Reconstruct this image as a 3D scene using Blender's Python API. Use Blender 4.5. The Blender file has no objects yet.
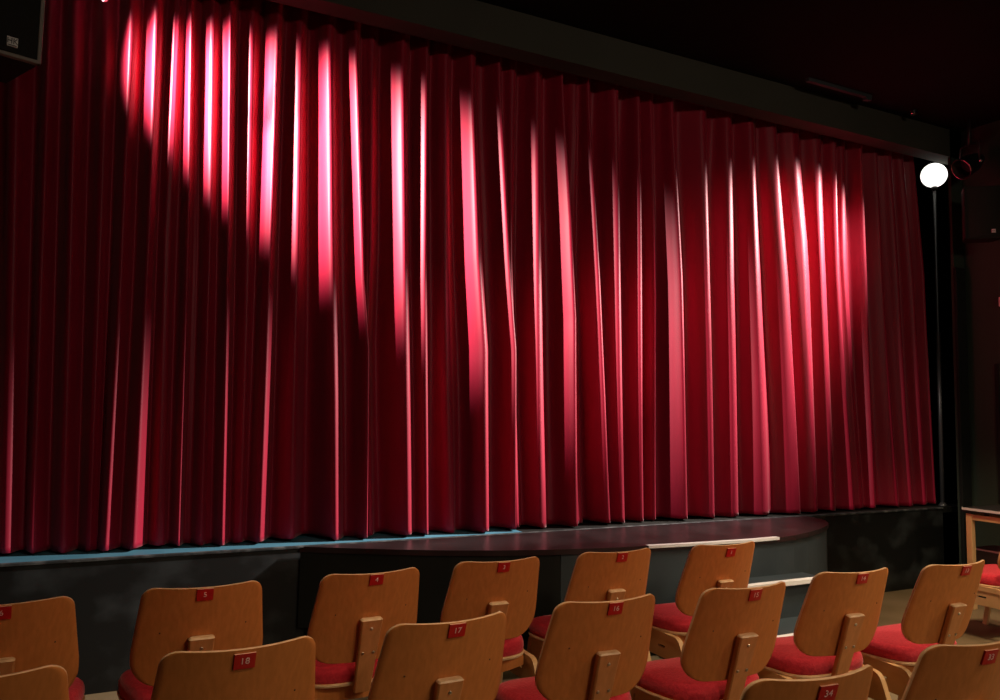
import bpy, bmesh, math, random
import numpy as np
from mathutils import Vector, Matrix

random.seed(7)
SC = bpy.context.scene
COL = SC.collection
PI = math.pi

# ------------------------------------------------------------------ materials
def mat(name, base, rough=0.5, spec=0.5, metal=0.0, **kw):
    m = bpy.data.materials.new(name); m.use_nodes = True
    b = m.node_tree.nodes['Principled BSDF']
    b.inputs['Base Color'].default_value = (*base, 1)
    b.inputs['Roughness'].default_value = rough
    b.inputs['Specular IOR Level'].default_value = spec
    b.inputs['Metallic'].default_value = metal
    for k, v in kw.items():
        b.inputs[k.replace('_', ' ')].default_value = v
    return m

def nodes(m): return m.node_tree.nodes, m.node_tree.links, m.node_tree.nodes['Principled BSDF']

def noise_color(m, c1, c2, scale=(1, 1, 1), detail=4, lo=0.35, hi=0.65, nscale=1.0, bump=0.0, rough=None, coord='Object'):
    """base colour from a stretched noise between two colours, optional bump / roughness range"""
    N, L, b = nodes(m)
    tc = N.new('ShaderNodeTexCoord'); mp = N.new('ShaderNodeMapping'); mp.inputs['Scale'].default_value = scale
    nz = N.new('ShaderNodeTexNoise'); nz.inputs['Scale'].default_value = nscale; nz.inputs['Detail'].default_value = detail
    rp = N.new('ShaderNodeValToRGB')
    rp.color_ramp.elements[0].position = lo; rp.color_ramp.elements[0].color = (*c1, 1)
    rp.color_ramp.elements[1].position = hi; rp.color_ramp.elements[1].color = (*c2, 1)
    L.new(tc.outputs[coord], mp.inputs['Vector']); L.new(mp.outputs['Vector'], nz.inputs['Vector'])
    L.new(nz.outputs['Fac'], rp.inputs['Fac']); L.new(rp.outputs['Color'], b.inputs['Base Color'])
    if bump:
        bp = N.new('ShaderNodeBump'); bp.inputs['Strength'].default_value = bump; bp.inputs['Distance'].default_value = 0.01
        L.new(nz.outputs['Fac'], bp.inputs['Height']); L.new(bp.outputs['Normal'], b.inputs['Normal'])
    if rough:
        mr = N.new('ShaderNodeMapRange'); mr.inputs['To Min'].default_value = rough[0]; mr.inputs['To Max'].default_value = rough[1]
        L.new(nz.outputs['Fac'], mr.inputs['Value']); L.new(mr.outputs['Result'], b.inputs['Roughness'])
    return m

M = {}
M['veneer'] = noise_color(mat('beech_veneer', (.5, .2, .06), .42, .35), (.50, .172, .040), (.60, .212, .054), (70, 70, 1.2), 4, .3, .7, 1.0, .01, (.40, .5))
M['ply_edge'] = noise_color(mat('ply_edge', (.7, .45, .25), .45, .4), (.62, .38, .19), (.75, .5, .28), (30, 30, 60), 3)
M['beech'] = noise_color(mat('solid_beech', (.6, .36, .16), .45, .4), (.54, .31, .12), (.66, .41, .19), (40, 6, 6), 4, .3, .7, 1.0, .02)
M['block'] = noise_color(mat('brace_wood', (.55, .25, .09), .45, .4), (.50, .20, .06), (.62, .26, .09), (50, 50, 3), 4, .3, .7)
M['wool'] = noise_color(mat('red_wool', (.5, .02, .035), .9, .15, Sheen_Weight=.25, Sheen_Roughness=.5), (.44, .016, .028), (.56, .028, .042), (1, 1, 1), 6, .3, .7, 90, .25)
M['tag'] = noise_color(mat('red_tag', (.5, .012, .012), .35, .5), (.46, .010, .010), (.54, .016, .014), (1, 1, 1), 2, .3, .7, 30)
M['tag_edge'] = mat('tag_top_edge', (.75, .42, .3), .4)
M['tag_ink'] = mat('tag_ink', (.85, .55, .5), .5)
M['screw'] = mat('nickel_screw', (.8, .72, .6), .28, .5, 1.0)
M['knot'] = mat('dark_knot', (.10, .04, .012), .6)

def velvet():
    m = mat('red_velvet', (.4, .01, .03), .52, .35, Sheen_Weight=.28, Sheen_Roughness=.35)
    N, L, b = nodes(m)
    b.inputs['Sheen Tint'].default_value = (1, .66, .64, 1)
    noise_color(m, (.26, .0024, .021), (.32, .0034, .028), (1, 1, .15), 5, .3, .7, 14, .06)
    return m
M['velvet'] = velvet()
M['teal'] = noise_color(mat('teal_stage_floor', (.06, .22, .30), .55, .3), (.055, .19, .26), (.09, .26, .34), (1, 1, 1), 5, .3, .7, 5, .05)
def scuffed(name, base, mark, scale, lo, hi, rough, spec=.4, nscale=1.0):
    return noise_color(mat(name, base, rough, spec), base, mark, scale, 8, lo, hi, nscale, .03)
M['stage_black'] = scuffed('scuffed_black_paint', (.006, .007, .006), (.045, .053, .053), (1.2, 1.2, 1.6), .5, .78, .55, .35, 2.6)
M['matte_black'] = scuffed('matte_black_paint', (.008, .009, .007), (.016, .017, .013), (1, 1, 1), .35, .7, .75, .2, 1.5)
M['black_wall'] = scuffed('black_wall_paint', (.038, .052, .038), (.048, .064, .048), (1, 1, .5), .35, .7, .9, .05, 1.2)
M['slate'] = scuffed('slate_paint', (.030, .040, .044), (.048, .062, .066), (1, 1, 1), .35, .7, .65, .3, 3)
M['slate_trim'] = scuffed('grey_trim_paint', (.014, .016, .014), (.020, .022, .020), (1, 1, .4), .35, .7, .8, .1, 2)
M['lip'] = scuffed('worn_lip', (.03, .035, .035), (.16, .17, .165), (3, 3, 3), .45, .75, .5, .4, 4)
M['apron_top'] = noise_color(mat('apron_vinyl', (.02, .012, .012), .3, .5), (.018, .012, .012), (.035, .024, .024), (1, 1, 1), 7, .35, .7, 3, .03, (.22, .42))
M['nosing'] = noise_color(mat('white_nosing', (.85, .83, .78), .5), (.8, .77, .72), (.9, .88, .84), (3, 30, 30), 3)
M['header'] = scuffed('header_black_cloth', (.05, .05, .04), (.058, .058, .046), (1, 1, 1), .3, .7, .85, .15, 2)
M['ceiling'] = scuffed('ceiling_black', (.006, .006, .005), (.009, .009, .007), (1, 1, 1), .3, .7, .9, .1, 2)
M['floor'] = noise_color(mat('olive_brown_floor', (.16, .12, .06), .6, .3), (.14, .10, .045), (.20, .15, .08), (1, 1, 1), 6, .3, .7, 2.5, .03)
M['spk'] = noise_color(mat('speaker_grille', (.012, .012, .008), .7, .3), (.010, .010, .007), (.016, .016, .011), (1, 1, 1), 2, .3, .7, 200, .2)
M['spk_edge'] = mat('speaker_edge', (.30, .27, .23), .5, .4)
M['spk_brown'] = mat('speaker_side', (.02, .013, .009), .6, .3)
M['white_ink'] = mat('logo_white', (.9, .9, .86), .5)
M['ink_black'] = mat('logo_black', (.01, .01, .01), .5)
M['can'] = mat('black_lamp_can', (.012, .012, .012), .4, .5)
M['chrome'] = mat('polished_steel', (.85, .82, .78), .2, .5, 1.0)
M['steel'] = mat('bright_steel', (.9, .87, .82), .45, .5, .3)
M['pole'] = mat('dark_steel_pole', (.10, .10, .095), .4, .5, .6)
M['table_black'] = scuffed('black_tabletop', (.015, .015, .014), (.03, .03, .028), (1, 1, 1), .35, .7, .45, .4, 4)
M['white_plastic'] = mat('white_plastic', (.6, .6, .56), .5)
M['grey_box'] = scuffed('grey_green_panel', (.06, .07, .055), (.085, .095, .075), (1, 1, 1), .35, .7, .6, .3, 3)
def emit(name, col, s):
    m = bpy.data.materials.new(name); m.use_nodes = True
    b = m.node_tree.nodes['Principled BSDF']
    b.inputs['Base Color'].default_value = (.8, .8, .78, 1)
    b.inputs['Emission Color'].default_value = (*col, 1); b.inputs['Emission Strength'].default_value = s
    return m
M['globe'] = emit('lit_opal_globe', (1, .97, .9), 1.6)
M['lens'] = mat('lamp_lens', (.02, .02, .02), .12, .5)

# ------------------------------------------------------------------ helpers
def mesh_obj(name, bm, mats, parent=None, smooth=False, loc=None):
    me = bpy.data.meshes.new(name)
    bmesh.ops.recalc_face_normals(bm, faces=bm.faces[:])
    bm.to_mesh(me); bm.free()
    for m in (mats if isinstance(mats, (list, tuple)) else [mats]): me.materials.append(m)
    if smooth:
        for p in me.polygons: p.use_smooth = True
    o = bpy.data.objects.new(name, me); COL.objects.link(o)
    if parent: o.parent = parent
    if loc: o.location = loc
    return o

def tag(o, label=None, cat=None, group=None, kind=None):
    if label: o['label'] = label
    if cat: o['category'] = cat
    if group: o['group'] = group
    if kind: o['kind'] = kind
    return o

def empty(name, loc, rz=0.0):
    o = bpy.data.objects.new(name, None); COL.objects.link(o)
    o.location = loc; o.rotation_euler = (0, 0, rz); o.empty_display_size = .1
    return o

def add_box(bm, lo, hi, bevel=0.0, mi=0, mtx=None):
    sx, sy, sz = (hi[i] - lo[i] for i in range(3))
    c = Vector([(hi[i] + lo[i]) / 2 for i in range(3)])
    r = bmesh.ops.create_cube(bm, size=1.0, matrix=Matrix.Translation(c) @ Matrix.Diagonal((sx, sy, sz, 1)))
    vs = r['verts']
    if bevel:
        es = list({e for v in vs for e in v.link_edges})
        rr = bmesh.ops.bevel(bm, geom=es, offset=bevel, segments=2, profile=.5, affect='EDGES', clamp_overlap=True)
        vs = list({v for f in rr['faces'] for v in f.verts} | {v for v in vs if v.is_valid})
        seen = set(vs); st = list(vs)
        while st:
            v = st.pop()
            for e in v.link_edges:
                w = e.other_vert(v)
                if w not in seen: seen.add(w); st.append(w)
        vs = list(seen)
    for f in {f for v in vs for f in v.link_faces}: f.material_index = mi
    if mtx: bmesh.ops.transform(bm, matrix=mtx, verts=vs)
    return vs

def box_obj(name, lo, hi, m, parent=None, bevel=0.0, smooth=False):
    bm = bmesh.new(); add_box(bm, lo, hi, bevel); return mesh_obj(name, bm, m, parent, smooth)

def add_tube(bm, pts, r, seg=10, cap=True):
    """round tube through pts (radius may be a list)"""
    rings = []
    n = len(pts); pts = [Vector(p) for p in pts]
    up = Vector((0.13, 0.21, 0.97)).normalized()
    for i, p in enumerate(pts):
        t = (pts[min(i + 1, n - 1)] - pts[max(i - 1, 0)]).normalized()
        a = t.cross(up)
        if a.length < .05: a = t.cross(Vector((1, 0, 0)))
        a.normalize(); b = t.cross(a)
        rr = r[i] if isinstance(r, (list, tuple)) else r
        rings.append([bm.verts.new(p + rr * (math.cos(2 * PI * k / seg) * a + math.sin(2 * PI * k / seg) * b)) for k in range(seg)])
    for i in range(n - 1):
        for k in range(seg):
            bm.faces.new((rings[i][k], rings[i][(k + 1) % seg], rings[i + 1][(k + 1) % seg], rings[i + 1][k]))
    if cap: bm.faces.new(rings[0]); bm.faces.new(rings[-1][::-1])

def add_lathe(bm, prof, seg=24, mtx=None):
    """profile of (radius, z) revolved about z"""
    rings = []
    vs_all = []
    for r, z in prof:
        if r < 1e-5:
            v = bm.verts.new((0, 0, z)); rings.append([v]); vs_all.append(v)
        else:
            rg = [bm.verts.new((r * math.cos(2 * PI * k / seg), r * math.sin(2 * PI * k / seg), z)) for k in range(seg)]
            rings.append(rg); vs_all += rg
    for a, b in zip(rings, rings[1:]):
        if len(a) == 1 and len(b) == 1: continue
        for k in range(seg):
            k2 = (k + 1) % seg
            if len(a) == 1: bm.faces.new((a[0], b[k], b[k2]))
            elif len(b) == 1: bm.faces.new((a[k], a[k2], b[0]))
            else: bm.faces.new((a[k], a[k2], b[k2], b[k]))
    if mtx: bmesh.ops.transform(bm, matrix=mtx, verts=vs_all)
    return vs_all

def add_strip(bm, path, half_w, thick, axis=Vector((1, 0, 0)), closed=False):
    """rectangular bar (width along axis, thickness across the path in the yz plane)"""
    path = [Vector(p) for p in path]; n = len(path); rings = []
    for i, p in enumerate(path):
        t = (path[min(i + 1, n - 1)] - path[max(i - 1, 0)]).normalized()
        nn = axis.cross(t).normalized()
        if 0 < i < n - 1:
            t0 = (path[i] - path[i - 1]).normalized(); c = max(.5, t.dot(t0)); k = 1 / c
        else: k = 1
        rings.append([bm.verts.new(p + axis * sx * half_w + nn * sn * thick * .5 * k) for sx, sn in ((-1, -1), (1, -1), (1, 1), (-1, 1))])
    for a, b in zip(rings, rings[1:]):
        for k in range(4): bm.faces.new((a[k], a[(k + 1) % 4], b[(k + 1) % 4], b[k]))
    bm.faces.new(rings[0]); bm.faces.new(rings[-1][::-1])

def fillet(pts, r, seg=6):
    """round the inner corners of a polyline"""
    pts = [Vector(p) for p in pts]; out = [pts[0]]
    for a, p, b in zip(pts, pts[1:], pts[2:]):
        da, db = (a - p).normalized(), (b - p).normalized()
        for k in range(seg + 1):
            s = k / seg
            out.append((p + da * r) * (1 - s) ** 2 + p * 2 * s * (1 - s) + (p + db * r) * s * s)
    out.append(pts[-1]); return out

def extrude_poly(bm, pts, z0, z1, mi_top=0, mi_side=0, mi_bottom=0):
    lo = [bm.verts.new((x, y, z0)) for x, y in pts]; hi = [bm.verts.new((x, y, z1)) for x, y in pts]
    n = len(pts)
    f = bm.faces.new(hi); f.material_index = mi_top
    f = bm.faces.new(lo[::-1]); f.material_index = mi_bottom
    for i in range(n):
        f = bm.faces.new((lo[i], lo[(i + 1) % n], hi[(i + 1) % n], hi[i])); f.material_index = mi_side

def text_mesh(name, body, size, m, parent, mtx, extrude=.0003):
    cu = bpy.data.curves.new(name + '_curve', 'FONT'); cu.body = body; cu.size = size
    cu.align_x = 'CENTER'; cu.align_y = 'CENTER'; cu.extrude = extrude; cu.resolution_u = 3
    tmp = bpy.data.objects.new(name + '_tmp', cu); COL.objects.link(tmp)
    bpy.context.view_layer.update()
    me = bpy.data.meshes.new_from_object(tmp.evaluated_get(bpy.context.evaluated_depsgraph_get()))
    bpy.data.objects.remove(tmp, do_unlink=True); bpy.data.curves.remove(cu)
    me.materials.clear(); me.materials.append(m); me.transform(mtx); me.name = name
    o = bpy.data.objects.new(name, me); COL.objects.link(o); o.parent = parent
    return o
# ------------------------------------------------------------------ camera
F_PX, PITCH, ROLL, YAW, CAM_Z = 779.77, 0.07906, 0.01703, 0.45941, 1.4239
cam = bpy.data.cameras.new('camera'); cam.sensor_width = 36.0; cam.lens = 36.0 * F_PX / 1000.0
cam.clip_start = .05; cam.clip_end = 100
co = bpy.data.objects.new('camera', cam); COL.objects.link(co); SC.camera = co
fwd = Vector((math.sin(YAW) * math.cos(PITCH), math.cos(YAW) * math.cos(PITCH), math.sin(PITCH)))
right = Vector((math.cos(YAW), -math.sin(YAW), 0)); upv = right.cross(fwd)
base = Matrix((right, upv, -fwd)).transposed().to_4x4()
co.matrix_world = Matrix.Translation((0, 0, CAM_Z)) @ base @ Matrix.Rotation(ROLL, 4, 'Z')

# ------------------------------------------------------------------ setting
ZS = 0.658          # stage height
CEIL = 3.99
XL, XR, YB, YF = -3.6, 6.69, -4.2, 7.2
def structure(o): o['kind'] = 'structure'; return o
structure(box_obj('floor', (XL - .1, YB - .1, -.12), (8.7, YF + .1, 0), M['floor']))
structure(box_obj('ceiling', (XL - .1, YB - .1, CEIL), (8.7, 4.40, CEIL + .12), M['ceiling']))
structure(box_obj('wall_left', (XL - .12, YB, 0), (XL, YF, 5.0), M['matte_black']))
structure(box_obj('wall_rear', (XL, YB - .12, 0), (XR, YB, CEIL), M['black_wall']))
structure(box_obj('wall_stage', (XL, YF, 0), (8.6, YF + .12, 5.0), M['matte_black']))
# right side wall runs from the stage corner back past the camera; a thin seam strip is part of it
bm = bmesh.new(); add_box(bm, (XR, YB, 0), (XR + .12, 4.285, CEIL))
structure(mesh_obj('wall_right', bm, M['black_wall']))
structure(box_obj('trim_2', (XR - .012, 4.02, .74), (XR, 4.05, 1.9), M['slate_trim']))
structure(box_obj('wall_wing', (8.6, 4.3, 0), (8.72, YF, 5.0), M['matte_black']))
structure(box_obj('wall_return', (6.54, 4.29, 0), (8.6, 4.315, 5.0), M['black_wall']))
structure(box_obj('trim_3', (6.53, 4.262, 0), (6.66, 4.29, 2.75), M['slate_trim'], bevel=.006))
# header over the opening
structure(box_obj('trim_1', (XL, 4.29, 3.742), (8.6, 4.44, 5.0), M['header']))
structure(box_obj('ceiling_stage', (XL - .1, 4.44, 4.9), (8.7, YF + .1, 5.02), M['ceiling']))

# stage
stage = empty('stage_platform', (2.0, 4.43, 0))
tag(stage, 'long black-fronted stage with a teal floor, running under the red curtain', 'stage')
def in_parent(o, parent, base):  # mesh was written in world numbers: shift into the parent's frame
    o.data.transform(Matrix.Translation(-Vector(base))); o.parent = parent; return o
def under(parent, o): return in_parent(o, parent, parent.location)
k = box_obj('stage_floor', (XL + .01, 4.47, ZS - .05), (2.40, YF - .01, ZS), M['teal']); under(stage, k); k['label'] = 'teal boards'
k = box_obj('stage_floor', (2.402, 4.47, ZS - .05), (8.58, YF - .01, ZS), M['matte_black']); under(stage, k); k['label'] = 'black painted boards'
under(stage, box_obj('front_panel', (XL + .01, 4.445, 0), (6.53, 4.475, ZS - .012), M['stage_black']))
under(stage, box_obj('front_lip', (XL + .01, 4.436, ZS - .012), (6.53, 4.462, ZS + .003), M['lip'], bevel=.003))

# apron: rounded thrust in front of the stage
ap_pts = [(0.97, 4.425), (1.12, 4.335), (1.456, 4.14), (1.70, 4.02), (1.958, 3.92), (2.26, 3.834), (2.55, 3.78), (2.853, 3.745), (3.2, 3.715), (3.55, 3.70), (3.815, 3.705),
          (4.00, 3.735), (4.20, 3.80), (4.416, 3.895), (4.58, 3.985), (4.70, 4.075), (4.79, 4.17), (4.84, 4.26), (4.86, 4.34), (4.86, 4.425)]
def inset(pts, d):
    cx, cy = 3.0, 4.43
    out = []
    for i, (x, y) in enumerate(pts):
        a = pts[max(i - 1, 0)]; b = pts[min(i + 1, len(pts) - 1)]
        t = Vector((b[0] - a[0], b[1] - a[1])).normalized(); n = Vector((-t.y, t.x))
        out.append((x + n.x * d, min(y + n.y * d, 4.425)))
    return out
apron = empty('stage_apron', (3.0, 4.3, 0))
tag(apron, 'rounded dark thrust platform projecting from the stage front, with glossy brown-black top', 'stage apron')
bm = bmesh.new(); extrude_poly(bm, ap_pts, ZS - .028, ZS + .002)
bmesh.ops.bevel(bm, geom=[e for e in bm.edges if all(v.co.z > ZS for v in e.verts)], offset=.006, segments=2, affect='EDGES')
o = mesh_obj('apron_top', bm, M['apron_top']); under(apron, o)
ins = inset(ap_pts, .012); cut = [q for q in ins if q[0] < 2.30]; rest = [q for q in ins if q[0] >= 2.30]
mid = (2.30, 3.838)
bm = bmesh.new(); extrude_poly(bm, cut + [mid, (2.30, 4.425)], .22, ZS - .028); k = mesh_obj('apron_skirt', bm, M['matte_black']); under(apron, k); k['label'] = 'black skirt panel'
bm = bmesh.new(); extrude_poly(bm, [(2.303, 4.425), (2.303, mid[1])] + rest, .25, ZS - .028); k = mesh_obj('apron_skirt', bm, M['slate']); under(apron, k); k['label'] = 'dark slate skirt panel'
bm = bmesh.new(); extrude_poly(bm, inset(ap_pts, .10), 0, .22); under(apron, mesh_obj('apron_base', bm, M['matte_black']))
def curve_strip(i0, i1): return ap_pts[i0:i1]
bm = bmesh.new()
n = 12
A = []
for k in range(n + 1):
    x = 2.84 + (3.83 - 2.84) * k / n; y = float(np.interp(x, [q[0] for q in ap_pts], [q[1] for q in ap_pts]))
    A.append([bm.verts.new((x, y + dy, z)) for dy, z in ((-.006, ZS - .012), (-.006, ZS + .004), (.030, ZS + .004), (.030, ZS - .012))])
for a, b in zip(A, A[1:]):
    for k in range(4): bm.faces.new((a[k], a[(k + 1) % 4], b[(k + 1) % 4], b[k]))
bm.faces.new(A[0]); bm.faces.new(A[-1][::-1])
nos = mesh_obj('white_nosing', bm, M['nosing']); nos['label'] = 'white strip along the apron edge above the steps'
nos.data.transform(Matrix.Rotation(math.radians(-2.2), 4, 'Z') if False else Matrix.Identity(4)); under(apron, nos)

# steps up to the apron
steps = empty('stage_steps', (3.42, 3.5, 0))
tag(steps, 'dark grey stage steps with white nosings leading up to the apron', 'steps')
SX0, SX1 = 3.06, 3.99
def step(z, y0, y1):
    o = box_obj('tread', (SX0, y0, z - .035), (SX1, y1, z), M['slate'], bevel=.004); under(steps, o)
    n = box_obj('nosing', (SX0, y0 - .012, z - .026), (SX1, y0 + .028, z + .003), M['nosing'], bevel=.003); under(steps, n)
    n.parent = o; n.location = (0, 0, 0); n['label'] = 'white step nosing'
    return o
step(.44, 3.50, 3.67); step(.22, 3.23, 3.53)
bm = bmesh.new()   # riser under the upper tread with a dark hand-hole
hx0, hx1, hz0, hz1 = 3.44, 3.545, .255, .37
xs = [SX0 + .01, hx0, hx1, SX1 - .01]; zs = [0.0, hz0, hz1, .405]
for i in range(3):
    for j in range(3):
        if i == 1 and j == 1: continue
        add_box(bm, (xs[i], 3.52, zs[j]), (xs[i + 1], 3.54, zs[j + 1]))
bmesh.ops.remove_doubles(bm, verts=bm.verts[:], dist=1e-5)
under(steps, mesh_obj('riser', bm, M['slate']))
under(steps, box_obj('riser', (SX0 + .01, 3.25, 0), (SX1 - .01, 3.27, .185), M['slate']))
for x in (SX0, SX1 - .022):
    bm = bmesh.new(); extrude_poly(bm, [(3.25, 0), (3.66, 0), (3.66, .405), (3.52, .405), (3.52, .185), (3.25, .185)], x, x + .022)
    bmesh.ops.transform(bm, matrix=Matrix(((0, 0, 1, 0), (1, 0, 0, 0), (0, 1, 0, 0), (0, 0, 0, 1))), verts=bm.verts[:])
    under(steps, mesh_obj('side_cheek', bm, M['slate']))

# ------------------------------------------------------------------ curtain
RIDGES = [
    ([(3.307, -0.857), (0.679, -0.756)], 0.55),
    ([(3.342, -0.714), (0.669, -0.609)], 0.3),
    ([(3.383, -0.549), (0.667, -0.437)], 0.25),
    ([(3.419, -0.4), (0.664, -0.327)], 0.35),
    ([(3.449, -0.278), (0.66, -0.188)], 0.6),
    ([(3.485, -0.133), (2.503, -0.111), (0.658, -0.072)], 0.45),
    ([(3.628, -0.014), (2.087, 0.004), (0.658, 0.002)], 1.0),
    ([(3.66, 0.11), (2.262, 0.132), (0.659, 0.137)], 1.1),
    ([(3.628, 0.214), (2.327, 0.218), (0.662, 0.257)], 0.6),
    ([(3.648, 0.291), (2.284, 0.332), (0.661, 0.36)], 0.8),
    ([(3.617, 0.404), (2.295, 0.441), (0.66, 0.466)], 0.7),
    ([(3.581, 0.498), (2.136, 0.543), (0.664, 0.579)], 1.1),
    ([(3.553, 0.632), (2.146, 0.656), (0.663, 0.679)], 0.6),
    ([(3.583, 0.762), (2.156, 0.766), (0.663, 0.776)], 1.1),
    ([(3.616, 0.901), (2.17, 0.925), (0.659, 0.947)], 0.7),
    ([(3.591, 1.064), (2.549, 1.106), (1.476, 1.161), (0.656, 1.195)], 1.05),
    ([(3.566, 1.232), (2.206, 1.313), (1.782, 1.358), (0.657, 1.381)], 1.1),
    ([(3.53, 1.36), (2.459, 1.38), (1.844, 1.374), (0.654, 1.43)], 0.35),
    ([(3.5, 1.524), (2.229, 1.567), (0.649, 1.631)], 1),
    ([(3.47, 1.693), (2.242, 1.712), (0.654, 1.761)], 0.9),
    ([(3.499, 1.838), (2.257, 1.875), (0.657, 1.934)], 0.5),
    ([(3.531, 1.993), (2.405, 2.061), (1.821, 2.116), (0.658, 2.141)], 1.3),
    ([(3.574, 2.205), (2.296, 2.311), (1.833, 2.357), (0.659, 2.37)], 1),
    ([(3.53, 2.334), (2.434, 2.346), (1.833, 2.372), (0.657, 2.414)], 0.35),
    ([(3.491, 2.49), (2.316, 2.523), (0.662, 2.571)], 0.8),
    ([(3.527, 2.68), (2.757, 2.754), (2.063, 2.803), (0.662, 2.827)], 1.2),
    ([(3.554, 2.819), (2.482, 2.806), (1.996, 2.844), (0.659, 2.89)], 0.3),
    ([(3.532, 2.894), (2.359, 2.997), (1.518, 3.054), (0.663, 3.102)], 1),
    ([(3.539, 3.132), (2.374, 3.166), (0.657, 3.219)], 0.9),
    ([(3.564, 3.344), (2.246, 3.367), (0.662, 3.399)], 0.7),
    ([(3.573, 3.48), (2.258, 3.519), (0.663, 3.53)], 0.5),
    ([(3.583, 3.619), (2.422, 3.693), (0.66, 3.756)], 1.2),
    ([(3.595, 3.945), (2.447, 3.97), (0.663, 4.019)], 1),
    ([(3.61, 4.206), (2.468, 4.197), (0.661, 4.233)], 0.9),
    ([(3.599, 4.424), (2.491, 4.454), (0.665, 4.495)], 1.1),
    ([(3.608, 4.671), (2.519, 4.764), (0.665, 4.853)], 1.2),
    ([(3.631, 4.904), (2.872, 4.992), (2.542, 5.009), (0.673, 5.051)], 1),
    ([(3.643, 5.18), (2.56, 5.216), (0.68, 5.255)], 0.9),
    ([(3.677, 5.383), (2.578, 5.405), (0.678, 5.511)], 0.9),
    ([(3.662, 5.504), (2.76, 5.517), (0.682, 5.643)], 0.5),
    ([(3.691, 5.678), (2.607, 5.722), (0.677, 5.753)], 1),
    ([(3.69, 5.894), (2.627, 5.951), (0.673, 6.091)], 0.8),
    ([(3.717, 6.064), (2.645, 6.146), (0.666, 6.273)], 0.8),
    ([(3.743, 6.224), (2.662, 6.333), (0.668, 6.459)], 0.8),
    ([(3.77, 6.388), (2.678, 6.511), (0.663, 6.595)], 0.8),
]
# more folds out of frame to the left
CX0, CX1, CZ0, CZ1 = -2.2, 6.74, .672, 4.05
rng = np.random.RandomState(5)
ridges = [([(3.3, x), (.67, x + .08)], rng.uniform(.3, .6)) for x in np.arange(CX0 + .02, -0.95, .15)]
ridges += [(r, s) for r, s in RIDGES]
zsamp = np.concatenate([np.linspace(CZ0, .9, 8)[:-1], np.linspace(.9, CZ1, 74)])
def line_x(pl, z):
    p = sorted(pl); zz = [q[0] for q in p]; xx = [q[1] for q in p]
    # extend past the top with the last slope
    if z > zz[-1]:
        s = (xx[-1] - xx[-2]) / (zz[-1] - zz[-2]); return xx[-1] + s * .6 * (z - zz[-1])
    return float(np.interp(z, zz, xx))
RX = np.array([[line_x(pl, z) for z in zsamp] for pl, s in ridges])      # ridge x per row
for k in range(len(zsamp)):                                             # keep the order and a small gap
    for i in range(1, len(RX)): RX[i, k] = max(RX[i, k], RX[i - 1, k] + .012)
NR = len(ridges)
strength = np.array([s for _, s in ridges]) 
gk = rng.uniform(1.2, 2.6, NR); gw = rng.uniform(.8, 1.25, NR); ph = rng.uniform(0, 6.28, (NR, 3))
SUB = 15                                                                # columns per fold
def depth(i, s, z):
    """depth behind the ridge line for position s in gap i at height z"""
    return None
verts = []; faces = []
PER = SUB
ncol = (NR - 1) * PER + 1
YR = 4.57
for k, z in enumerate(zsamp):
    hz = (z - CZ0) / (CZ1 - CZ0)
    fade = min(1.0, .35 + (1 - hz) * 3.0)                               # gathers flatten towards the heading
    for i in range(NR - 1):
        a, b = RX[i, k], RX[i + 1, k]; gap = b - a
        vd = min(.17, .75 * gap) * (.55 + .45 * fade) * (1 - .35 * min(1, max(0, (a - 3.0) / 1.5)))
        ra = .10 * (1 - min(1.2, strength[i])); rb = .10 * (1 - min(1.2, strength[i + 1]))
        for j in range(PER):
            s = j / PER
            sw = s ** gw[i]
            h = vd * (1 - abs(math.cos(PI * sw)) ** gk[i])
            h *= 1 + .10 * math.sin(2.1 * z + ph[i, 0]) 
            sec = .006 * math.sin(PI * s) * math.sin(6 * PI * s + ph[i, 1] + .8 * z)
            y = YR - .055 * min(1, max(0, (a - .7) / .9)) + h + sec + ra * (1 - s) + rb * s + .012 * math.sin(1.3 * z + ph[i, 2] * 0 + a * 2)
            verts.append((a + gap * s, y, z + (.006 * math.sin(9 * a) if k == 0 else 0)))
    verts.append((RX[-1, k], YR - .02, z))
for k in range(len(zsamp) - 1):
    for c in range(ncol - 1):
        q = k * ncol + c
        faces.append((q, q + 1, q + ncol + 1, q + ncol))
me = bpy.data.meshes.new('stage_curtain'); me.from_pydata(verts, [], faces); me.update()
for p in me.polygons: p.use_smooth = True
me.materials.append(M['velvet'])
curtain = bpy.data.objects.new('stage_curtain', me); COL.objects.link(curtain)
sm = curtain.modifiers.new('cloth_thickness', 'SOLIDIFY'); sm.thickness = .004; sm.offset = -1
tag(curtain, 'closed red velvet stage curtain hanging in deep vertical folds across the stage', 'curtain')
rail = bpy.data.objects.new
bm = bmesh.new(); add_box(bm, (CX0 - .3, 4.60, 4.06), (7.6, 4.66, 4.12), .01)
o = mesh_obj('curtain_rail', bm, M['can'], curtain)

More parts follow.
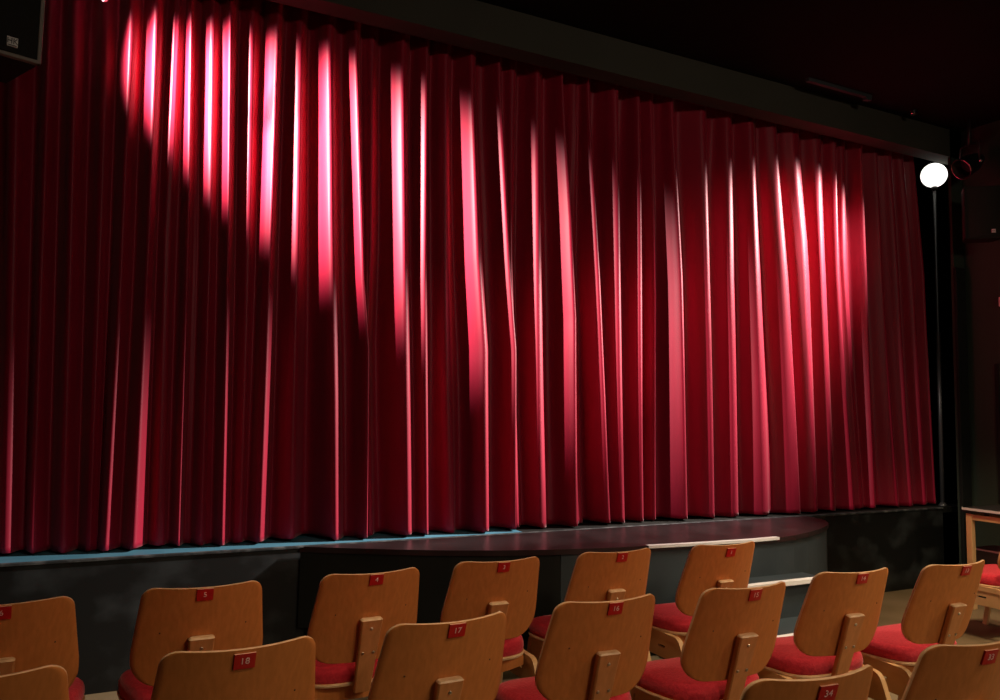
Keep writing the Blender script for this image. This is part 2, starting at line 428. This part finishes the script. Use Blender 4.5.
# ------------------------------------------------------------------ chairs
REC = .3315; H_TOP = .80; BL = .380; THK = .011
def half_w(d):
    """half width of the back at distance d below its top edge"""
    w = .196 + .027 * min(1, d / .25)
    rt, rb = .042, .100
    if d < rt: w -= rt - math.sqrt(max(0, rt * rt - (rt - d) ** 2))
    e = BL - d
    if e < rb: w -= (rb - math.sqrt(max(0, rb * rb - (rb - e) ** 2))) * .95
    return w
def back_pt(u, d, off=0.0):
    """point on the rear surface of the back; off moves it towards the sitter (+) or the camera (-)"""
    bend = .051 * (u / .195) ** 2 * (1 - .25 * d / BL)
    f = bend + off
    return Vector((u, d * math.sin(REC) + f * math.cos(REC), H_TOP - d * math.cos(REC) + f * math.sin(REC) * .35))
def backrest_bm():
    bm = bmesh.new(); nu = 22
    ds = [0] + [.042 * (1 - math.cos(PI / 2 * k / 6)) for k in range(1, 7)] + list(np.linspace(.07, .27, 8)) + [BL - .100 * (1 - math.sin(PI / 2 * (k / 9))) for k in range(1, 9)] + [BL]
    R, Fr = [], []
    for d in ds:
        w = half_w(d)
        R.append([bm.verts.new(back_pt(-w + 2 * w * k / nu, d, 0)) for k in range(nu + 1)])
        Fr.append([bm.verts.new(back_pt(-w + 2 * w * k / nu, d, THK)) for k in range(nu + 1)])
    n = len(ds)
    for j in range(n - 1):
        for k in range(nu):
            bm.faces.new((R[j][k], R[j][k + 1], R[j + 1][k + 1], R[j + 1][k]))
            bm.faces.new((Fr[j][k], Fr[j + 1][k], Fr[j + 1][k + 1], Fr[j][k + 1]))
    def edge(a, b, c, d):
        f = bm.faces.new((a, b, c, d)); f.material_index = 1
    for k in range(nu):
        edge(R[0][k], Fr[0][k], Fr[0][k + 1], R[0][k + 1]); edge(R[-1][k], R[-1][k + 1], Fr[-1][k + 1], Fr[-1][k])
    for j in range(n - 1):
        edge(R[j][0], R[j + 1][0], Fr[j + 1][0], Fr[j][0]); edge(R[j][nu], Fr[j][nu], Fr[j + 1][nu], R[j + 1][nu])
    return bm
def brace_bm():
    bm = bmesh.new(); d0, d1 = .185, .505; t = .030; rows = 12; rings = []
    for j in range(rows + 1):
        d = d0 + (d1 - d0) * max(0, j - 1) / (rows - 1) + (.005 if j == 1 else 0)
        w = .044 - .011 * j / rows
        if j == 0: w -= .006
        tt = t if j else t - .006
        dd = d
        ring = []
        c = .005
        for x, o in ((-w + c, -.001), (w - c, -.001), (w, -.001 - c), (w, -tt + c), (w - c, -tt), (-w + c, -tt), (-w, -tt + c), (-w, -.001 - c)):
            p = back_pt(0, dd, o); p.x = x; ring.append(bm.verts.new(p))
        rings.append(ring)
    for a, b in zip(rings, rings[1:]):
        for k in range(8): bm.faces.new((a[k], a[(k + 1) % 8], b[(k + 1) % 8], b[k]))
    f = bm.faces.new(rings[0]); f.material_index = 1
    bm.faces.new(rings[-1][::-1])
    for f in bm.faces:
        if any(v in rings[0] for v in f.verts): f.material_index = 1
    return bm
def screw_bm(x, d):
    bm = bmesh.new()
    p = back_pt(0, d, -.030); p.x = x
    rot = Matrix.Rotation(PI / 2 - REC * 1.0, 4, 'X')
    add_lathe(bm, [(0, .0045), (.004, .0038), (.0062, .002), (.0068, -.001), (.0068, -.004)], 12, Matrix.Translation(p) @ Matrix.Rotation(PI / 2 + REC, 4, 'X'))
    return bm
def superellipse(cx, cy, ax, ay, n, e=4.0):
    out = []
    for k in range(n):
        t = 2 * PI * k / n; c, s = math.cos(t), math.sin(t)
        out.append((cx + ax * math.copysign(abs(c) ** (2 / e), c), cy + ay * math.copysign(abs(s) ** (2 / e), s)))
    return out
SEAT_C, SEAT_AX, SEAT_AY = (0, .318), .242, .163
def seat_outline(scale, n=48):
    out = []
    for x, y in superellipse(0, 0, SEAT_AX * scale, SEAT_AY * scale, n, 4.6):
        tap = 1 - .20 * (-y / SEAT_AY) * (1 if y < 0 else .45)
        out.append((x * tap, SEAT_C[1] + y))
    return out
def saddle(x, y): return -.008 * (1 - (x / .27) ** 2) - .006 * ((.48 - y) / .39) + .004
def cushion_bm():
    bm = bmesh.new(); n = 48; rings = []
    for sc, z in ((.96, .360), (.985, .366), (1.0, .380), (.995, .396), (.975, .411), (.93, .423), (.85, .430), (.65, .435), (.4, .437), (.18, .438)):
        rings.append([bm.verts.new((x, y, z + saddle(x, y) * (1 if z > .404 else .6))) for x, y in seat_outline(sc, n)])
    for a, b in zip(rings, rings[1:]):
        for k in range(n): bm.faces.new((a[k], a[(k + 1) % n], b[(k + 1) % n], b[k]))
    bm.faces.new(rings[0][::-1]); bm.faces.new(rings[-1])
    return bm
def pan_bm():
    bm = bmesh.new(); n = 48; rings = []
    for sc, z, mi in ((.90, .348, 0), (1.0, .349, 1), (1.01, .356, 1), (1.0, .363, 0)):
        rings.append([bm.verts.new((x, y, z + saddle(x, y) * .6)) for x, y in seat_outline(sc, n)])
    for q, (a, b) in enumerate(zip(rings, rings[1:])):
        for k in range(n):
            f = bm.faces.new((a[k], a[(k + 1) % n], b[(k + 1) % n], b[k])); f.material_index = 1 if q > 0 else 0
    bm.faces.new(rings[0][::-1]); bm.faces.new(rings[-1])
    return bm
def apron_rail_bm(y, dz):
    """curved wooden apron under the seat"""
    bm = bmesh.new(); n = 14; R, Q = [], []
    for k in range(n + 1):
        x = -.19 + .38 * k / n
        zb = .280 + .026 * abs(x / .19) ** 2
        R.append((bm.verts.new((x, y, zb)), bm.verts.new((x, y, .346))))
        Q.append((bm.verts.new((x, y + dz, zb)), bm.verts.new((x, y + dz, .346))))
    for k in range(n):
        for A, B in ((R, None),):
            bm.faces.new((R[k][0], R[k + 1][0], R[k + 1][1], R[k][1])); bm.faces.new((Q[k][0], Q[k][1], Q[k + 1][1], Q[k + 1][0]))
            bm.faces.new((R[k][1], R[k + 1][1], Q[k + 1][1], Q[k][1])); bm.faces.new((R[k][0], Q[k][0], Q[k + 1][0], R[k + 1][0]))
    bm.faces.new((R[0][0], R[0][1], Q[0][1], Q[0][0])); bm.faces.new((R[n][0], Q[n][0], Q[n][1], R[n][1]))
    return bm
FX = .216
def side_frame_bm(s):
    bm = bmesh.new(); x = s * FX
    path = fillet([(x, .52, 0.0), (x, .455, .333), (x, .135, .333), (x, .0, 0.0)], .028, 6)
    add_strip(bm, path, .012, .030)
    return bm
def side_panel_bm(s):
    """plywood gusset under the rail with a slot in it"""
    bm = bmesh.new(); x0 = s * FX - .007; x1 = s * FX + .007
    def yl(z): return .455 + (.333 - z) * .19 - .012
    def yr(z): return .135 - (.333 - z) * .39 + .012
    zs_ = [.225, .273, .285, .324]
    cols = lambda z: [yr(z), .235, .29, yl(z)]
    for j in range(3):
        for i in range(3):
            if i == 1 and j == 1: continue
            za, zb = zs_[j], zs_[j + 1]; ca, cb = cols(za), cols(zb)
            v = [[bm.verts.new((xx, yy, zz)) for yy, zz in ((ca[i], za), (ca[i + 1], za), (cb[i + 1], zb), (cb[i], zb))] for xx in (x0, x1)]
            bm.faces.new(v[0]); bm.faces.new(v[1][::-1])
            for k in range(4): bm.faces.new((v[0][k], v[0][(k + 1) % 4], v[1][(k + 1) % 4], v[1][k]))
    bmesh.ops.remove_doubles(bm, verts=bm.verts[:], dist=1e-5)
    # drop the inner faces left between merged cells
    from collections import Counter
    cnt = Counter(tuple(sorted(v.index for v in f.verts)) for f in bm.faces) if not bm.verts.index_update() else None
    dead = [f for f in bm.faces if cnt[tuple(sorted(v.index for v in f.verts))] > 1]
    bmesh.ops.delete(bm, geom=dead, context='FACES')
    return bm
TW, TH = .054, .044
def tag_plate_bm(drop):
    bm = bmesh.new(); n = 6; A, B = [], []
    for k in range(n + 1):
        u = -TW / 2 + TW * k / n
        A.append((bm.verts.new(back_pt(u, drop, -.006)), bm.verts.new(back_pt(u, drop + TH, -.006))))
        B.append((bm.verts.new(back_pt(u, drop, .0)), bm.verts.new(back_pt(u, drop + TH, .0))))
    for k in range(n):
        bm.faces.new((A[k][0], A[k + 1][0], A[k + 1][1], A[k][1])); bm.faces.new((B[k][0], B[k][1], B[k + 1][1], B[k + 1][0]))
        f = bm.faces.new((A[k][0], B[k][0], B[k + 1][0], A[k + 1][0])); f.material_index = 1
        bm.faces.new((A[k][1], A[k + 1][1], B[k + 1][1], B[k][1]))
    bm.faces.new((A[0][0], A[0][1], B[0][1], B[0][0])); bm.faces.new((A[n][0], B[n][0], B[n][1], A[n][1]))
    return bm
def knot_bm(u, d):
    bm = bmesh.new(); p = back_pt(u, d, -.0008)
    add_lathe(bm, [(0, .001), (.002, .0008), (.003, -.001)], 8, Matrix.Translation(p) @ Matrix.Rotation(PI / 2 + REC, 4, 'X') @ Matrix.Diagonal((1, 1.2, 1, 1)))
    return bm

def make_chair():
    r = empty('stacking_chair', (0, 0, 0))
    mesh_obj('backrest', backrest_bm(), [M['veneer'], M['ply_edge']], r, True)
    br = mesh_obj('back_brace', brace_bm(), [M['block'], M['ply_edge']], r)
    for x, d in ((0, .225), (-.021, .330), (.021, .330)):
        s = mesh_obj('screw', screw_bm(x, d), M['screw'], br, True); s['label'] = 'shiny round screw head'
    mesh_obj('seat_cushion', cushion_bm(), M['wool'], r, True)
    mesh_obj('seat_pan', pan_bm(), [M['veneer'], M['ply_edge']], r)
    mesh_obj('seat_rail', apron_rail_bm(.185, .02), M['veneer'], r)
    mesh_obj('seat_rail', apron_rail_bm(.440, .02), M['veneer'], r)
    for s in (-1, 1):
        mesh_obj('side_frame', side_frame_bm(s), M['beech'], r, False)
        mesh_obj('side_panel', side_panel_bm(s), M['beech'], r)
    bm = bmesh.new(); add_box(bm, (-.205, .078, .150), (.205, .096, .178), .003); mesh_obj('stretcher', bm, M['beech'], r)
    bm = bmesh.new(); add_box(bm, (-.026, .206, .295), (.026, .44, .340), .004); mesh_obj('brace_foot', bm, M['beech'], r)
    for u, d in ((-.135, .17), (.150, .16)):
        k = mesh_obj('plug', knot_bm(u, d), M['knot'], r); k['label'] = 'small dark plug in the back'
    return r
proto = make_chair()
tag_meshes = {}
def tag_mesh(drop):
    if drop not in tag_meshes:
        bm = tag_plate_bm(drop); me = bpy.data.meshes.new('number_tag'); bmesh.ops.recalc_face_normals(bm, faces=bm.faces[:]); bm.to_mesh(me); bm.free()
        me.materials.append(M['tag']); me.materials.append(M['tag_edge']); tag_meshes[drop] = me
    return tag_meshes[drop]
def copy_tree(o, parent=None):
    c = o.copy(); COL.objects.link(c)
    if parent: c.parent = parent
    for ch in list(o.children): copy_tree(ch, c)
    return c
CH = [  # x, y, turn, number, tag drop, row group, label
    (-0.2750, 2.8933, 0.0300, '6', .003, 'chairs in the front row', 'wooden chair with red tag 6, leftmost in the front row, cut by the photo edge'),
    (0.3216, 2.9109, -0.0035, '5', .002, 'chairs in the front row', 'wooden chair with red tag 5, second from left in the front row'),
    (0.9389, 2.9213, 0.0315, '4', .002, 'chairs in the front row', 'wooden chair with red tag 4, third from left in the front row'),
    (1.5014, 2.9583, -0.0211, '3', .002, 'chairs in the front row', 'wooden chair with red tag 3, fourth from left in the front row'),
    (2.1046, 2.9628, -0.0100, '2', .002, 'chairs in the front row', 'wooden chair with red tag 2, second from the steps in the front row'),
    (2.7235, 2.9324, -0.0157, '1', .016, 'chairs in the front row', 'wooden chair with red tag 1, right before the white-edged stage steps'),
    (5.3400, 2.9700, 0.0000, '12', .004, 'chairs in the front row', 'wooden chair cut by the right photo edge, only red seat and leg showing'),
    (-0.2620, 2.1350, 0.0400, '19', .004, 'chairs in the second row', 'wooden chair at the bottom left corner with only its rounded back showing'),
    (0.3417, 2.1428, 0.0341, '18', .010, 'chairs in the second row', 'wooden chair with red tag 18, big rounded back at bottom left'),
    (0.9508, 2.1702, 0.0436, '17', .003, 'chairs in the second row', 'wooden chair with red tag 17, third from left in the second row'),
    (1.5384, 2.2020, -0.0356, '16', .002, 'chairs in the second row', 'wooden chair with red tag 16, fourth from left in the second row'),
    (2.1341, 2.1751, -0.0310, '15', .004, 'chairs in the second row', 'wooden chair with red tag 15, right in front of the stage steps chair'),
    (2.7573, 2.2222, -0.0852, '14', .003, 'chairs in the second row', 'wooden chair with red tag 14, second from right in the second row'),
    (3.3389, 2.1677, -0.0363, '13', .004, 'chairs in the second row', 'wooden chair with red tag 13, rightmost full back, in front of table leg'),
    (1.5733, 1.3661, -0.0815, '34', .016, 'chairs in the third row', 'nearest wooden chair with red tag 34, top of back at bottom edge'),
    (2.2350, 1.3850, -0.0600, '33', .016, 'chairs in the third row', 'nearest wooden chair with red tag 33 in the bottom right corner'),
]
first = True; todo = []
for x, y, a, num, drop, grp, lab in CH:
    c = proto if first else copy_tree(proto)
    first = False; todo.append((c, x, y, a, num, drop, grp, lab))
for c, x, y, a, num, drop, grp, lab in todo:
    c.location = (x, y, 0); c.rotation_euler = (0, 0, a)
    tag(c, lab, 'chair', grp)
    t = bpy.data.objects.new('number_tag', tag_mesh(drop)); COL.objects.link(t); t.parent = c
    t['label'] = 'red number tag'
    p = back_pt(0, drop + TH * .5, -.0066)
    mt = Matrix.Translation(p) @ Matrix.Rotation(PI / 2 + REC, 4, 'X')
    n = text_mesh('number', num, .026, M['tag_ink'], t, mt); n['label'] = 'pale printed number ' + num

# ------------------------------------------------------------------ lamps and fittings
def par_can(name, loc, aim, label, r=.085, L=.24, top=None):
    top = top or CEIL
    """stage lantern; the beam leaves along +z of the local frame"""
    root = empty(name, loc)
    d = (Vector(aim) - Vector(loc)).normalized()
    q = d.to_track_quat('Z', 'Y'); root.rotation_mode = 'QUATERNION'; root.rotation_quaternion = q
    tag(root, label, 'stage light')
    bm = bmesh.new()
    add_lathe(bm, [(0, -L), (r * .45, -L), (r * .62, -L * .9), (r * .9, -L * .62), (r, -L * .5), (r, 0), (r * 1.04, 0), (r * 1.04, -.012), (r * .95, -.012), (r * .94, -L * .45)], 28)
    mesh_obj('can_body', bm, M['can'], root, True)
    bm = bmesh.new(); add_lathe(bm, [(r * 1.03, .001), (r * 1.06, .003), (r * 1.08, -.002), (r * 1.05, -.006)], 28)
    rim = mesh_obj('lens_rim', bm, M['chrome'], root, True); rim['label'] = 'bright metal rim'
    bm = bmesh.new(); add_lathe(bm, [(0, -L * .38), (r * .5, -L * .385), (r * .93, -L * .42)], 28)
    mesh_obj('lens', bm, M['lens'], root, True)
    # yoke goes up to the ceiling pipe in world space: build it in local coordinates
    inv = q.inverted()
    up = inv @ Vector((0, 0, 1)); sd = Vector((0, 0, 1)).cross(up).normalized()
    bm = bmesh.new()
    c0 = Vector((0, 0, -L * .45)); hgt = top - loc[2]
    upl = min(.17, hgt * .5)
    add_tube(bm, fillet([c0 + sd * (r + .012), c0 + sd * (r + .012) + up * upl, c0 - sd * (r + .012) + up * upl, c0 - sd * (r + .012)], .03, 5), .008, 8)
    mesh_obj('yoke', bm, M['can'], root, True)
    bm = bmesh.new(); basept = q @ (c0 + up * upl)
    add_tube(bm, [c0 + up * upl, inv @ Vector((basept.x, basept.y, top - loc[2] - .001))], .014, 10)
    mesh_obj('hanger', bm, M['can'], root, True)
    for s in (-1, 1):
        bm = bmesh.new(); add_tube(bm, [c0 + sd * s * (r + .004), c0 + sd * s * (r + .035)], [.013, .016], 10)
        k = mesh_obj('tilt_knob', bm, M['chrome'], root, True); k['label'] = 'shiny tilt knob'
    return root, d
LS, LA = (-.90, 3.88, 3.74), (.85, 4.57, 3.02)
RS, RA = (6.36, 4.08, 3.54), (3.9, 4.62, 2.0)
lamp_l, dl = par_can('stage_lantern', LS, LA, 'black stage lantern hung beyond the left photo edge, throwing light across the curtain', .075, .20)
lamp_r, dr = par_can('stage_lantern', RS, RA, 'black stage lantern hung beside the glowing globe', .085)
TS, TA = (6.22, 3.50, 3.80), (4.6, 4.6, 2.35)
lamp_t, dt = par_can('stage_lantern', TS, TA, 'black stage lantern on the right wall side, just beyond the right photo edge', .075, .20)
def spot(name, loc, aim, power, angle, blend, col, radius):
    l = bpy.data.lights.new(name, 'SPOT'); l.energy = power; l.spot_size = math.radians(angle); l.spot_blend = blend; l.color = col; l.shadow_soft_size = radius
    o = bpy.data.objects.new(name, l); COL.objects.link(o); o.location = loc
    o.rotation_mode = 'QUATERNION'; o.rotation_quaternion = (Vector(aim) - Vector(loc)).to_track_quat('-Z', 'Y')
    return o
spot('left_lantern_beam', Vector(LS) + dl * .02, LA, 3800, 37, 1.0, (1, .86, .82), .05)
spot('right_lantern_beam', Vector(TS) + dt * .02, TA, 2300, 56, 1.0, (1, .86, .82), .04)
spot('added_side_beam', (6.3, 3.45, 3.5), (1.5, 4.57, 1.15), 2800, 24, 1.0, (1, .86, .82), .03)  # added beam for the lower left fold streaks, no lantern behind it
spot('added_fill', (2.6, -3.2, 3.6), (3.3, 4.6, .9), 260, 86, 1.0, (1, .80, .62), .3)  # added broad fill to lift the curtain and header, no fixture
# unseen warm house lights in the auditorium ceiling, pointing down, plus added spots
def house(loc, aim, power, angle, blend=.7, r=.12, col=(1, .76, .50)): return spot('house_and_fill_spot', loc, aim, power, angle, blend, col, r)
house((3.9, 1.9, 3.95), (3.8, 2.3, 0), 320, 64, .9)
house((1.2, 1.8, 3.95), (1.1, 2.0, 0), 150, 64, .9)
house((5.4, 2.0, 3.95), (5.1, 2.4, 0), 220, 64, .9)
house((3.9, 2.5, 3.95), (3.7, 3.4, .3), 260, 42, .9, .12, (1, .90, .78))  # added neutral spot to brighten the white nosings
house((4.3, 2.0, 3.95), (5.9, 3.5, .5), 480, 36, .9)  # added spot to brighten the table and the right wall
house((6.0, -.7, 3.95), (3.8, 2.2, .6), 420, 42, .9)
house((4.2, -.7, 3.95), (1.9, 2.2, .6), 170, 40, .9)
house((2.4, -.7, 3.95), (.2, 2.3, .6), 170, 38, .9)

# globe lamp on its pole
gl = empty('globe_lamp', (6.646, 4.52, ZS + .0005))
tag(gl, 'glowing white globe lamp on a thin dark pole at the right edge of the curtain', 'lamp')
bm = bmesh.new(); bmesh.ops.create_uvsphere(bm, u_segments=40, v_segments=24, radius=.110, matrix=Matrix.Translation((0, 0, 2.995)))
g = mesh_obj('globe', bm, M['globe'], gl, True); g['label'] = 'lit white globe'
bm = bmesh.new(); add_lathe(bm, [(0, 2.858), (.022, 2.858), (.026, 2.868), (.022, 2.892)], 20); mesh_obj('collar', bm, M['pole'], gl, True)
bm = bmesh.new(); add_tube(bm, [(0, 0, .02), (0, 0, 1.55), (0, 0, 1.551), (0, 0, 2.87)], [.020, .020, .014, .014], 14); mesh_obj('pole', bm, M['pole'], gl, True)
bm = bmesh.new(); add_lathe(bm, [(0, 0), (.035, 0), (.035, .008), (.03, .014), (.022, .03), (0, .03)], 28); mesh_obj('base', bm, M['pole'], gl, True)

# loudspeakers
def speaker(loc, rz, w, dpt, h, label, logo, side_mat, wall=None):
    r = empty('loudspeaker', loc, rz); tag(r, label, 'loudspeaker')
    # body: wedge-backed cabinet; front face at local y = 0, facing -y
    bm = bmesh.new(); pts = [(-w / 2, .006), (w / 2, .006), (w * .36, dpt), (-w * .36, dpt)]
    extrude_poly(bm, pts, 0, h); bmesh.ops.bevel(bm, geom=bm.edges[:], offset=.008, segments=2, affect='EDGES')
    mesh_obj('cabinet', bm, side_mat, r)
    bm = bmesh.new(); t = .014
    for lo, hi in (((-w / 2, 0), (-w / 2 + t, h)), ((w / 2 - t, 0), (w / 2, h)), ((-w / 2, 0), (w / 2, t)), ((-w / 2, h - t), (w / 2, h))):
        add_box(bm, (lo[0], -.012, lo[1]), (hi[0], .012, hi[1]), .003)
    mesh_obj('front_frame', bm, M['spk'] if wall else M['spk_edge'], r)
    bm = bmesh.new(); n = 10; a = []
    for k in range(n + 1):
        x = -w / 2 + t + (w - 2 * t) * k / n; y = -.006 - .014 * (1 - (2 * k / n - 1) ** 2)
        a.append((bm.verts.new((x, y, t)), bm.verts.new((x, y, h - t)), bm.verts.new((x, .008, t)), bm.verts.new((x, .008, h - t))))
    for p, q in zip(a, a[1:]):
        bm.faces.new((p[0], q[0], q[1], p[1])); bm.faces.new((p[2], p[3], q[3], q[2])); bm.faces.new((p[1], q[1], q[3], p[3])); bm.faces.new((p[0], p[2], q[2], q[0]))
    bm.faces.new((a[0][0], a[0][1], a[0][3], a[0][2])); bm.faces.new((a[-1][0], a[-1][2], a[-1][3], a[-1][1]))
    gr = mesh_obj('grille', bm, M['spk'], r)
    lx, lz, ls = logo
    lo_ = mesh_obj('badge', (lambda b: (add_box(b, (lx - ls / 2, -.024, lz - ls / 2), (lx + ls / 2, -.018, lz + ls / 2), .001), b)[1])(bmesh.new()), M['white_ink'], gr)
    text_mesh('badge_lettering', 'HK', ls * .82, M['ink_black'], gr, Matrix.Translation((lx, -.0245, lz + ls * .05)) @ Matrix.Rotation(PI / 2, 4, 'X') @ Matrix.Diagonal((.9, 1.05, 1, 1)))
    box_obj('badge_bar', (lx - ls * .4, -.0248, lz - ls * .42), (lx + ls * .4, -.0238, lz - ls * .34), M['ink_black'], gr)
    bm = bmesh.new()
    if wall: add_tube(bm, [(0, dpt - .01, h * .55), (0, dpt + .06, h * .55), wall], .018, 10)
    else: add_tube(bm, [(0, dpt * .5, h - .01), (0, dpt * .5, CEIL - loc[2])], .018, 10)
    mesh_obj('hanging_bracket', bm, M['can'], r, True)
    return r
spL = speaker((-.435, 3.13, 2.636), math.radians(18), .30, .28, .56, 'black loudspeaker with square white badge, cut by the top left corner', (.055, .048, .034), M['spk'])
spR = speaker((6.36, 3.90, 2.91), math.radians(-38), .30, .17, .44, 'dim dark loudspeaker high on the right wall beneath the globe', (.06, .06, .030), M['spk_brown'], (.06, .21, .25))

# small rigging clamp that glints beside the left loudspeaker
rc = empty('rigging_clamp', (-.10, 4.22, 3.42)); tag(rc, 'small shiny rigging clamp at the top edge, right of the badge loudspeaker', 'clamp')
bm = bmesh.new(); add_tube(bm, [(-.02, 0, .03), (.02, 0, .058), (.055, 0, .085)], .011, 10); k = mesh_obj('clamp_arm', bm, M['steel'], rc, True)
bm = bmesh.new(); add_lathe(bm, [(0, -.014), (.011, -.012), (.015, 0), (.011, .012), (0, .014)], 14, Matrix.Translation((-.034, 0, .014)) @ Matrix.Rotation(.9, 4, 'Y')); mesh_obj('clamp_nut', bm, M['steel'], rc, True)
bm = bmesh.new(); add_tube(bm, [(.055, 0, .082), (.055, 0, CEIL - 3.421)], .009, 10); mesh_obj('drop_rod', bm, M['can'], rc, True)
bm = bmesh.new(); add_lathe(bm, [(0, -.012), (.04, -.012), (.045, -.001), (0, -.001)], 20, Matrix.Translation((.055, 0, CEIL - 3.42))); mesh_obj('ceiling_plate', bm, M['can'], rc)

# ceiling downlight that catches the light, and a thin track
dn = empty('ceiling_downlight', (5.87, 4.16, CEIL)); tag(dn, 'tiny glinting downlight fitting on the dark ceiling above the curtain end', 'light fitting')
bm = bmesh.new(); add_lathe(bm, [(0, -.004), (.012, -.006), (.02, -.03), (.024, -.03), (.024, 0)], 20); mesh_obj('fitting_body', bm, M['can'], dn, True)
bm = bmesh.new(); add_lathe(bm, [(.018, -.031), (.026, -.034), (.028, -.028), (.024, -.026)], 20); mesh_obj('bright_ring', bm, M['chrome'], dn, True)
bm = bmesh.new(); add_box(bm, (4.60, 4.104, CEIL - .028), (5.30, 4.136, CEIL)); add_box(bm, (5.23, 4.10, CEIL - .05), (5.29, 4.14, CEIL - .026), .004)
structure(mesh_obj('ceiling_track', bm, M['slate']))

# white wall box near the right edge
wb = empty('wall_box', (XR, 3.955, 2.42)); tag(wb, 'small white box on the black right wall at the photo edge', 'wall box')
bm = bmesh.new(); add_box(bm, (-.035, -.03, -.04), (0, .03, .04), .006); mesh_obj('housing', bm, M['white_plastic'], wb)
bm = bmesh.new(); add_box(bm, (-.04, -.012, -.012), (-.034, .012, .012), .002); mesh_obj('window_dot', bm, M['ink_black'], wb)

# side table and crate at the right
tb = empty('side_table', (5.88, 3.82, 0), 0); tag(tb, 'light wood framed table with black top against the right wall', 'table')
TLn, TWd = 1.15, .70      # runs back along -y from the corner, to +x
box_obj('tabletop', (-.015, -TLn - .015, .725), (TWd + .015, .015, .755), M['table_black'], tb, .003)
e = box_obj('top_edging', (-.022, -TLn - .015, .739), (-.014, .015, .756), M['white_plastic'], tb); e['label'] = 'pale worn edging'
for lo, hi in (((.006, -TLn + .02, .665), (.030, -.02, .709)), ((TWd - .030, -TLn + .02, .665), (TWd - .006, -.02, .709)), ((.028, -.030, .665), (TWd - .028, -.006, .709)), ((.028, -TLn + .006, .665), (TWd - .028, -TLn + .030, .709))):
    box_obj('rail', lo, hi, M['beech'], tb, .003)
for x in (0, TWd - .045):
    for y in (-.045, -TLn): box_obj('leg', (x, y, 0), (x + .045, y + .045, .712), M['beech'], tb, .004)
for x in (.05, TWd - .05):
    for y in (-.06, -TLn + .06): pass
bm = bmesh.new()
for x, y in ((.10, -.10), (TWd - .10, -.10), (.10, -TLn + .10), (TWd - .10, -TLn + .10)): add_box(bm, (x - .012, y - .012, .70), (x + .012, y + .012, .726))
mesh_obj('spacer', bm, M['can'], tb)
cr = empty('storage_crate', (6.225, 4.0, 0), 0); tag(cr, 'grey-green crate with a pale top edge under the table', 'crate')
under_h = .405
bm = bmesh.new(); add_box(bm, (0, -.85, .02), (.30, 0, under_h - .02), .006); mesh_obj('crate_body', bm, M['grey_box'], cr)
bm = bmesh.new(); add_box(bm, (-.008, -.858, under_h - .02), (.308, .008, under_h), .003); l = mesh_obj('crate_lid', bm, M['grey_box'], cr)
k = box_obj('lid_edge', (-.013, -.858, under_h - .012), (-.007, .008, under_h + .001), M['white_plastic'], l); k['label'] = 'pale lid edge'
bm = bmesh.new()
for x in (.04, .26):
    for y in (-.06, -.79): add_box(bm, (x - .02, y - .02, 0), (x + .02, y + .02, .022))
mesh_obj('crate_feet', bm, M['can'], cr)

# ------------------------------------------------------------------ world and view
w = bpy.data.worlds.new('world'); SC.world = w; w.use_nodes = True
w.node_tree.nodes['Background'].inputs['Color'].default_value = (.9, .95, 1, 1)
w.node_tree.nodes['Background'].inputs['Strength'].default_value = 0.0
SC.view_settings.view_transform = 'Standard'; SC.view_settings.look = 'None'
SC.view_settings.gamma = 1.0; SC.view_settings.use_curve_mapping = False; SC.view_settings.exposure = 0.0
